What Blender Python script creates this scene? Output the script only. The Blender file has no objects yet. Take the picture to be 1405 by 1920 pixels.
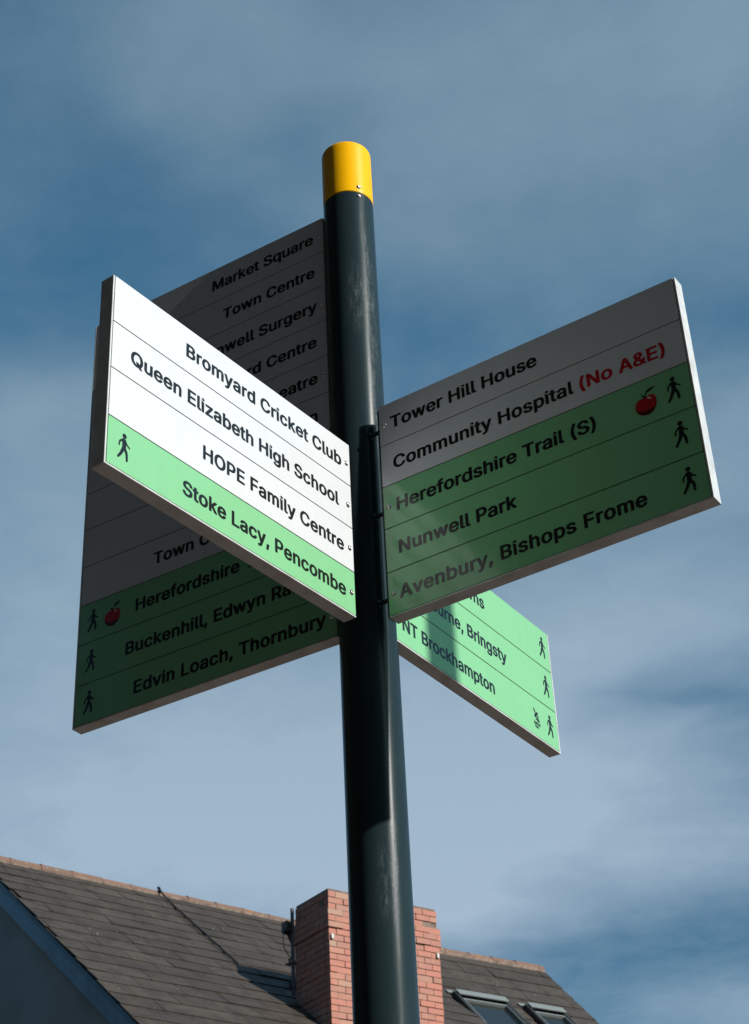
import bpy, math, random
from mathutils import Vector, Matrix
random.seed(7)
R = math.radians
scene = bpy.context.scene
col = scene.collection
GZ = 3.65                      # height of the reference point of the signs above the ground

# ------------------------------------------------------------------ camera
def cam_axes(pitch, roll):
    f = Vector((0, math.cos(pitch), math.sin(pitch)))
    r = Vector((1, 0, 0)); u = r.cross(f)
    c, s = math.cos(roll), math.sin(roll)
    return c*r + s*u, -s*r + c*u, f
cr, cu, cf = cam_axes(R(32.967), R(-2.94))
cam = bpy.data.cameras.new("camera")
cam.sensor_width = 36; cam.lens = 3195.98/1920*36
cam.dof.use_dof = True; cam.dof.focus_distance = 3.35; cam.dof.aperture_fstop = 20
cam.clip_start = .05; cam.clip_end = 5000
cam_ob = bpy.data.objects.new("camera", cam); col.objects.link(cam_ob)
cam_ob.matrix_world = Matrix(((cr.x, cu.x, -cf.x, .0242), (cr.y, cu.y, -cf.y, -2.902), (cr.z, cu.z, -cf.z, GZ-2.0068), (0, 0, 0, 1)))
scene.camera = cam_ob

# ------------------------------------------------------------------ light and exposure
SUN_AZ, SUN_EL = -31.7, 29.3   # azimuth from +x, towards +y
scene.view_settings.view_transform = 'Standard'; scene.view_settings.look = 'None'
scene.view_settings.gamma = 1; scene.view_settings.exposure = .40
sd = Vector((math.cos(R(SUN_AZ))*math.cos(R(SUN_EL)), math.sin(R(SUN_AZ))*math.cos(R(SUN_EL)), math.sin(R(SUN_EL))))
sl = bpy.data.lights.new("sun", 'SUN'); sl.energy = 4.4; sl.angle = R(.53); sl.color = (1, .965, .91)
so = bpy.data.objects.new("sun", sl); col.objects.link(so)
so.rotation_euler = (-sd).to_track_quat('-Z', 'Y').to_euler(); so.location = sd*60

class NB:                      # small node-tree helper
    def __init__(s, nt): s.nt = nt; s.n = nt.nodes; s.l = nt.links
    def new(s, t, **k):
        x = s.n.new(t)
        for a, b in k.items(): setattr(x, a, b)
        return x
    def put(s, sock, v):
        if isinstance(v, bpy.types.NodeSocket): s.l.new(v, sock)
        elif v is not None:
            if hasattr(sock.default_value, '__len__') and not hasattr(v, '__len__'): v = (v,)*len(sock.default_value)
            if hasattr(sock.default_value, '__len__') and len(sock.default_value) == 4 and len(v) == 3: v = (*v, 1)
            sock.default_value = v
    def math(s, op, a, b=None, c=None, clamp=False):
        x = s.new('ShaderNodeMath', operation=op, use_clamp=clamp)
        s.put(x.inputs[0], a); s.put(x.inputs[1], b); s.put(x.inputs[2], c); return x.outputs[0]
    def vmath(s, op, a, b=None):
        x = s.new('ShaderNodeVectorMath', operation=op); s.put(x.inputs[0], a)
        if b is not None: s.put(x.inputs[1], b)
        return x.outputs['Value'] if op in ('DOT_PRODUCT', 'LENGTH', 'DISTANCE') else x.outputs[0]
    def mix(s, f, a, b, blend='MIX'):
        x = s.new('ShaderNodeMix', data_type='RGBA', blend_type=blend)
        s.put(x.inputs[0], f); s.put(x.inputs[6], a); s.put(x.inputs[7], b); return x.outputs[2]
    def ramp(s, v, a, b, lo=0., hi=1., smooth=True):
        x = s.new('ShaderNodeMapRange'); x.interpolation_type = 'SMOOTHSTEP' if smooth else 'LINEAR'
        s.put(x.inputs[0], v); s.put(x.inputs[1], a); s.put(x.inputs[2], b); s.put(x.inputs[3], lo); s.put(x.inputs[4], hi)
        return x.outputs[0]
    def noise(s, vec, scale, detail=4, rough=.55, dist=0., dim='3D', w=None):
        x = s.new('ShaderNodeTexNoise', noise_dimensions=dim); s.put(x.inputs['Vector'], vec)
        s.put(x.inputs['Scale'], scale); s.put(x.inputs['Detail'], detail); s.put(x.inputs['Roughness'], rough); s.put(x.inputs['Distortion'], dist)
        if w is not None: s.put(x.inputs['W'], w)
        return x.outputs[0]
    def scale(s, vec, sc, rot=(0, 0, 0), loc=(0, 0, 0)):
        x = s.new('ShaderNodeMapping'); s.put(x.inputs[0], vec); x.inputs['Scale'].default_value = sc
        x.inputs['Rotation'].default_value = rot; x.inputs['Location'].default_value = loc; return x.outputs[0]

# ------------------------------------------------------------------ sky
world = bpy.data.worlds.new("World"); scene.world = world; world.use_nodes = True
N = NB(world.node_tree); bg = N.n['Background']
sky = N.new('ShaderNodeTexSky'); sky.sky_type = 'NISHITA'; sky.sun_disc = False
sky.sun_elevation = R(SUN_EL); sky.sun_rotation = R(90 - SUN_AZ)
geo = N.new('ShaderNodeTexCoord').outputs['Generated']
sep = N.new('ShaderNodeSeparateXYZ'); N.put(sep.inputs[0], geo)
base = N.mix(1., sky.outputs[0], N.mix(N.ramp(sep.outputs[2], .28, .62), (.34, .565, .61), (.45, .85, .88)), 'MULTIPLY')
zc = N.math('MAXIMUM', sep.outputs[2], .12)
comb = N.new('ShaderNodeCombineXYZ')           # where the view direction meets a flat cloud layer one unit up
N.put(comb.inputs[0], N.math('DIVIDE', sep.outputs[0], zc)); N.put(comb.inputs[1], N.math('DIVIDE', sep.outputs[1], zc))
q = comb.outputs[0]
n1 = N.noise(N.scale(q, (1.0, .7, 1), (0, 0, R(-28)), (3.1, .7, 0)), 1.5, 9, .56, .5)
n2 = N.noise(N.scale(q, (1.7, .9, 1), (0, 0, R(30)), (7.3, 2.2, 0)), 3.0, 10, .63, .25)
n3 = N.noise(N.scale(q, (1.2, 1.6, 1), (0, 0, R(-35)), (1.3, 5.2, 0)), 7.0, 10, .68, .3)
# cirrus sheets and clear gaps of the cloud layer: centre on the layer, inverse spread, density
SHEETS = [
    (0.0534, 0.9404, 7.255, 0.036, -0.47, 6.866, 0.5),
    (0.2934, 0.8974, 8.202, -1.231, -0.572, 8.684, 0.5),
    (-0.069, 0.8583, 9.71, 0.84, -1.08, 16.565, 0.3),
    (0.2161, 1.0784, 6.675, -0.598, -0.489, 6.621, 0.36),
    (-0.1615, 0.8674, 15.684, 2.304, -1.074, 16.3, 0.18),
    (0.3617, 1.4637, 6.927, -0.985, -1.027, 11.448, 0.5),
    (-0.3403, 1.3914, 8.476, 1.669, -1.064, 11.91, 0.34),
    (-0.1854, 1.3959, 7.753, 0.935, -1.366, 15.358, 0.2),
    (-0.2942, 1.7712, 3.743, 0.55, -0.4, 3.78, 0.55),
    (-0.3989, 2.2262, 2.756, 0.441, -0.353, 2.797, 0.8),
    (-0.1393, 2.4172, 3.265, 0.214, -0.421, 3.164, 0.42),
    (-0.3939, 2.7536, 2.662, 0.356, -0.519, 3.477, 0.62),
    (-0.0377, 2.8068, 5.004, 0.143, -0.626, 4.193, 0.3),
    (0.2778, 1.7664, 3.75, -0.336, -0.537, 5.212, 0.72),
    (0.1591, 1.9902, 5.545, -0.206, -0.615, 5.437, 0.4),
    (0.3381, 2.4387, 2.933, -0.263, -0.573, 4.363, 0.82),
    (0.0544, 2.2834, 5.19, 0.012, -0.413, 3.269, 0.4),
    (0.6257, 3.472, 6.594, -0.903, -0.789, 4.558, 0.45),
    (0.3238, 2.7822, 9.24, -0.707, -1.139, 7.801, 0.22),
    (0.1253, 2.7788, 7.928, -0.148, -0.813, 5.529, 0.45),
    (-0.3202, 1.5541, 6.908, 1.197, -0.738, 7.655, 0.25),
    (0.4453, 2.1021, 11.525, -1.609, -2.091, 17.957, -0.28),
    (0.3251, 2.0559, 8.791, -0.857, -2.411, 20.948, -0.15),
    (0.4872, 3.0254, 4.502, -0.522, -0.885, 5.703, -0.12),
    (0.148, 2.9727, 6.566, -0.157, -1.349, 8.691, -0.1),
    (0.3477, 1.2933, 13.994, -2.064, -1.118, 13.542, -0.25),
    (-0.2754, 1.1084, 9.022, 1.729, -0.424, 5.526, -0.14),
    (0.0818, 1.2552, 13.321, -0.144, -0.854, 10.436, -0.12),
]
patch = None
warp = N.vmath('ADD', q, N.vmath('MULTIPLY', N.vmath('SUBTRACT', N.new('ShaderNodeTexNoise').outputs[1], (.5, .5, .5)), (.42, .5, 0)))
wn_ = [x for x in N.n if x.type == 'TEX_NOISE'][-1]; N.put(wn_.inputs['Vector'], q); wn_.inputs['Scale'].default_value = 2.2; wn_.inputs['Detail'].default_value = 4
wsep = N.new('ShaderNodeSeparateXYZ'); N.put(wsep.inputs[0], warp)
for cx_, cy_, a_, b_, c_, d_, amp in SHEETS:
    dx = N.math('SUBTRACT', wsep.outputs[0], cx_); dy = N.math('SUBTRACT', wsep.outputs[1], cy_)
    u = N.math('ADD', N.math('MULTIPLY', dx, a_), N.math('MULTIPLY', dy, b_)); v = N.math('ADD', N.math('MULTIPLY', dx, c_), N.math('MULTIPLY', dy, d_))
    e = N.math('POWER', 2.718, N.math('MULTIPLY', N.math('ADD', N.math('MULTIPLY', u, u), N.math('MULTIPLY', v, v)), -.7))
    e = N.math('MULTIPLY', e, amp); patch = e if patch is None else N.math('ADD', patch, e)

fib = N.math('ADD', N.math('MULTIPLY', n1, .46), N.math('ADD', N.math('MULTIPLY', n2, .32), N.math('MULTIPLY', n3, .22)))
m = N.math('ADD', N.math('MULTIPLY', N.math('SUBTRACT', fib, .5), 1.75), patch)
mask = N.ramp(m, -.22, 1.08, 0., 1., False)
mask = N.math('MULTIPLY', mask, N.ramp(sep.outputs[1], -.1, .35))
cloud = N.mix(N.ramp(sep.outputs[2], .28, .70), (2.85, 3.72, 4.68), (1.85, 2.75, 3.45))
N.put(bg.inputs[0], N.mix(mask, base, cloud)); bg.inputs[1].default_value = .1

# ------------------------------------------------------------------ object helpers
def link(name, mesh, parent=None):
    o = bpy.data.objects.new(name, mesh); col.objects.link(o)
    if parent: o.parent = parent
    return o
def thing(name, label, cat, loc=(0, 0, 0)):
    o = link(name, None); o.location = loc; o['label'] = label; o['category'] = cat; return o
class MB:                      # collects shapes, becomes ONE mesh
    def __init__(s): s.v = []; s.f = []; s.m = []; s.sm = []
    def add(s, vs, fs, mi=0, smooth=False):
        k = len(s.v); s.v += [Vector(v) for v in vs]; s.f += [[i+k for i in f] for f in fs]; s.m += [mi]*len(fs); s.sm += [smooth]*len(fs)
    def hexa(s, p, mi=0):      # 8 corners: bottom ring 0-3, top ring 4-7
        s.add(p, [(3, 2, 1, 0), (4, 5, 6, 7), (0, 1, 5, 4), (1, 2, 6, 5), (2, 3, 7, 6), (3, 0, 4, 7)], mi)
    def box(s, o, a, b, c, mi=0):  # corner o and three edge vectors
        o, a, b, c = Vector(o), Vector(a), Vector(b), Vector(c)
        s.hexa([o, o+a, o+a+b, o+b, o+c, o+a+c, o+a+b+c, o+b+c], mi)
    def tube(s, p0, p1, r0, r1=None, n=12, mi=0, caps=True):
        p0, p1 = Vector(p0), Vector(p1); r1 = r0 if r1 is None else r1
        t = (p1-p0).normalized(); a = t.orthogonal().normalized(); b = t.cross(a)
        ring = lambda p, r: [p + (a*math.cos(2*math.pi*i/n) + b*math.sin(2*math.pi*i/n))*r for i in range(n)]
        s.add(ring(p0, r0)+ring(p1, r1), [(i, (i+1) % n, n+(i+1) % n, n+i) for i in range(n)], mi, True)
        if caps: s.add(ring(p0, r0), [tuple(reversed(range(n)))], mi); s.add(ring(p1, r1), [tuple(range(n))], mi)
    def lathe(s, prof, n=48, centre=(0, 0), mi=0):   # profile of (radius, z) about a vertical axis
        runs = [[prof[0], prof[1]]]
        for k in range(1, len(prof)-1):     # a sharp corner of the profile starts a new run, so wall normals stay level
            a0 = math.atan2(prof[k][1]-prof[k-1][1], prof[k][0]-prof[k-1][0]); a1 = math.atan2(prof[k+1][1]-prof[k][1], prof[k+1][0]-prof[k][0])
            if abs(a1-a0) > R(25): runs.append([prof[k]])
            runs[-1].append(prof[k+1])
        for run in runs:
            vs = []
            for r, z in run: vs += [(centre[0]+r*math.cos(2*math.pi*i/n), centre[1]+r*math.sin(2*math.pi*i/n), z) for i in range(n)]
            fs = [(j*n+i, j*n+(i+1) % n, (j+1)*n+(i+1) % n, (j+1)*n+i) for j in range(len(run)-1) for i in range(n)]
            s.add(vs, fs, mi, True)
    def build(s, name, mats, parent=None, bevel=0., seg=2, recalc=False, attr=None):
        me = bpy.data.meshes.new(name); me.from_pydata([tuple(v) for v in s.v], [], s.f)
        for p, mi, sm in zip(me.polygons, s.m, s.sm): p.material_index = mi; p.use_smooth = sm
        for m_ in (mats if isinstance(mats, (list, tuple)) else [mats]): me.materials.append(m_)
        if recalc:
            import bmesh
            bm = bmesh.new(); bm.from_mesh(me); bmesh.ops.recalc_face_normals(bm, faces=bm.faces); bm.to_mesh(me); bm.free()
        o = link(name, me, parent)
        if bevel:
            b = o.modifiers.new("bevel", 'BEVEL'); b.width = bevel; b.segments = seg; b.limit_method = 'ANGLE'; b.angle_limit = R(40); b.harden_normals = False
        return o

# ------------------------------------------------------------------ materials
def mat(name, base, rough=.5, metal=0., spec=.5, coat=0., coat_rough=.05):
    m = bpy.data.materials.new(name); m.use_nodes = True; b = m.node_tree.nodes['Principled BSDF']; nb = NB(m.node_tree)
    nb.put(b.inputs['Base Color'], base); b.inputs['Roughness'].default_value = rough; b.inputs['Metallic'].default_value = metal
    b.inputs['Specular IOR Level'].default_value = spec; b.inputs['Coat Weight'].default_value = coat; b.inputs['Coat Roughness'].default_value = coat_rough
    return m, nb, b
def objc(nb): return nb.new('ShaderNodeTexCoord').outputs['Object']
def bump(nb, b, h, strength=.3, dist=.01):
    x = nb.new('ShaderNodeBump'); x.inputs['Strength'].default_value = strength; x.inputs['Distance'].default_value = dist
    nb.put(x.inputs['Height'], h); nb.put(b.inputs['Normal'], x.outputs[0])

def sheet(name, c, var=.04):   # glossy printed face of a sign strip, with faint grime
    m, nb, b = mat(name, c, .13, 0, .47)
    p = objc(nb)
    g = nb.noise(p, 7, 6, .65); st = nb.noise(nb.scale(p, (9, 9, .8)), 6, 4, .6)
    k = nb.math('MULTIPLY', nb.ramp(nb.math('ADD', nb.math('MULTIPLY', g, .6), nb.math('MULTIPLY', st, .4)), .42, .72), var*2.2)
    sp = nb.ramp(nb.noise(p, 160, 2, .5), .74, .80)
    k = nb.math('ADD', k, nb.math('MULTIPLY', sp, .12), clamp=True)
    nb.put(b.inputs['Base Color'], nb.mix(k, c, tuple(x*.35+.02 for x in c)))
    nb.put(b.inputs['Roughness'], nb.ramp(g, .3, .75, .09, .22))
    bump(nb, b, nb.noise(p, 5, 2, .4), .05, .02)
    return m
M_white = sheet('white_sheet', (.585, .60, .625))
M_green = sheet('green_sheet', (.20, .48, .245))
M_black = mat('black_lettering', (.012, .014, .015), .16, 0, .5)[0]
M_red = mat('red_lettering', (.42, .012, .02), .18, 0, .5)[0]
M_apple = mat('apple_red_print', (.40, .012, .012), .16)[0]
M_appledark = mat('apple_shade_print', (.07, .006, .006), .16)[0]
M_pale = mat('pale_print', (.62, .42, .40), .16)[0]
M_gap = mat('dark_gap', (.012, .012, .012), .6)[0]
M_alu, nb, b = mat('satin_aluminium', (.56, .55, .53), .42, .1, .5)
p = objc(nb); nb.put(b.inputs['Base Color'], nb.mix(nb.ramp(nb.noise(nb.scale(p, (3, 3, 3)), 6, 6, .65), .4, .75), (.57, .59, .60), (.42, .405, .39)))
nb.put(b.inputs['Roughness'], nb.ramp(nb.noise(p, 40, 4), .3, .7, .34, .5))
M_steel, nb, b = mat('stainless_screw', (.62, .60, .57), .25, 1.)
nb.put(b.inputs['Roughness'], nb.ramp(nb.noise(objc(nb), 300, 2), .3, .7, .16, .4))
# dark blue-green painted post, with scuffs on the side that faces the street
M_post, nb, b = mat('dark_green_paint', (.012, .025, .031), .27, 0, .15, .05, .14)
p = objc(nb); sp_ = nb.new('ShaderNodeSeparateXYZ'); nb.put(sp_.inputs[0], p)
ang = nb.math('ARCTAN2', sp_.outputs[1], sp_.outputs[0])
cyl = nb.new('ShaderNodeCombineXYZ'); nb.put(cyl.inputs[0], nb.math('MULTIPLY', ang, .057)); nb.put(cyl.inputs[1], sp_.outputs[2])
uv = cyl.outputs[0]
def blob(a0, z0, sa, sz):      # soft patch on the post's skin around angle a0 (degrees) and height z0
    da = nb.math('DIVIDE', nb.math('SUBTRACT', ang, R(a0)), R(sa)); dz = nb.math('DIVIDE', nb.math('SUBTRACT', sp_.outputs[2], z0), sz)
    return nb.ramp(nb.math('ADD', nb.math('MULTIPLY', da, da), nb.math('MULTIPLY', dz, dz)), 0., 1., 1., 0.)
zones = None
for a in [(-50, GZ+.44, 12, .19), (-84, GZ+.40, 26, .12), (-48, GZ+.14, 7, .18), (-62, GZ-.90, 12, .14), (-84, GZ-.93, 14, .09), (-38, GZ+.34, 16, .25)]:
    k = blob(*a); zones = k if zones is None else nb.math('MAXIMUM', zones, k)
sc1 = nb.noise(nb.scale(uv, (1, .16, 1)), 120, 8, .72, .6); sc2 = nb.noise(nb.scale(uv, (1, .3, 1), (0, 0, .25)), 420, 4, .6)
scuff = nb.math('MULTIPLY', nb.ramp(nb.math('ADD', nb.math('MULTIPLY', sc1, .62), nb.math('MULTIPLY', sc2, .38)), .44, .72), zones)
chips = nb.ramp(nb.noise(uv, 150, 2, .5), .77, .80)
dust = nb.ramp(nb.noise(nb.scale(uv, (1, .12, 1)), 60, 6, .65), .45, .8)
c1 = nb.mix(nb.math('MULTIPLY', dust, .22), (.0145, .0265, .031), (.037, .052, .056))
c2 = nb.mix(nb.math('MULTIPLY', scuff, .42), c1, (.17, .195, .21))
nb.put(b.inputs['Base Color'], nb.mix(nb.math('MULTIPLY', chips, .5), c2, (.32, .34, .34)))
nb.put(b.inputs['Roughness'], nb.math('ADD', nb.ramp(dust, 0, 1, .23, .31), nb.math('MULTIPLY', scuff, .35)))
nb.put(b.inputs['Coat Weight'], nb.math('SUBTRACT', .07, nb.math('MULTIPLY', scuff, .06)))
bump(nb, b, nb.math('ADD', nb.noise(uv, 500, 2, .5), nb.math('MULTIPLY', scuff, 1.2)), .05, .002)
M_yellow, nb, b = mat('yellow_paint', (.86, .42, .002), .34, 0, .15, .0, .1)
p = objc(nb); nb.put(b.inputs['Base Color'], nb.mix(nb.ramp(nb.noise(p, 30, 5, .6), .45, .8, 0, .3), (.86, .435, .0015), (.70, .32, .004)))
bump(nb, b, nb.noise(p, 350, 2, .5), .04, .002)

# ------------------------------------------------------------------ ground
M_ground, nb, b = mat('brick_paving', (.1, .08, .065), .85)
p = objc(nb); br = nb.new('ShaderNodeTexBrick'); nb.put(br.inputs['Vector'], p); br.inputs['Scale'].default_value = 5
nb.put(br.inputs['Color1'], (.125, .078, .054)); nb.put(br.inputs['Color2'], (.085, .06, .046)); nb.put(br.inputs['Mortar'], (.04, .037, .034)); br.inputs['Mortar Size'].default_value = .015
nb.put(b.inputs['Base Color'], nb.mix(nb.ramp(nb.noise(p, .6, 6, .6), .35, .7), br.outputs[0], (.08, .057, .043)))
g = MB(); g.add([(-600, -600, 0), (600, -600, 0), (600, 600, 0), (-600, 600, 0)], [(0, 1, 2, 3)])
o = g.build('ground', M_ground); o['kind'] = 'structure'

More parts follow.
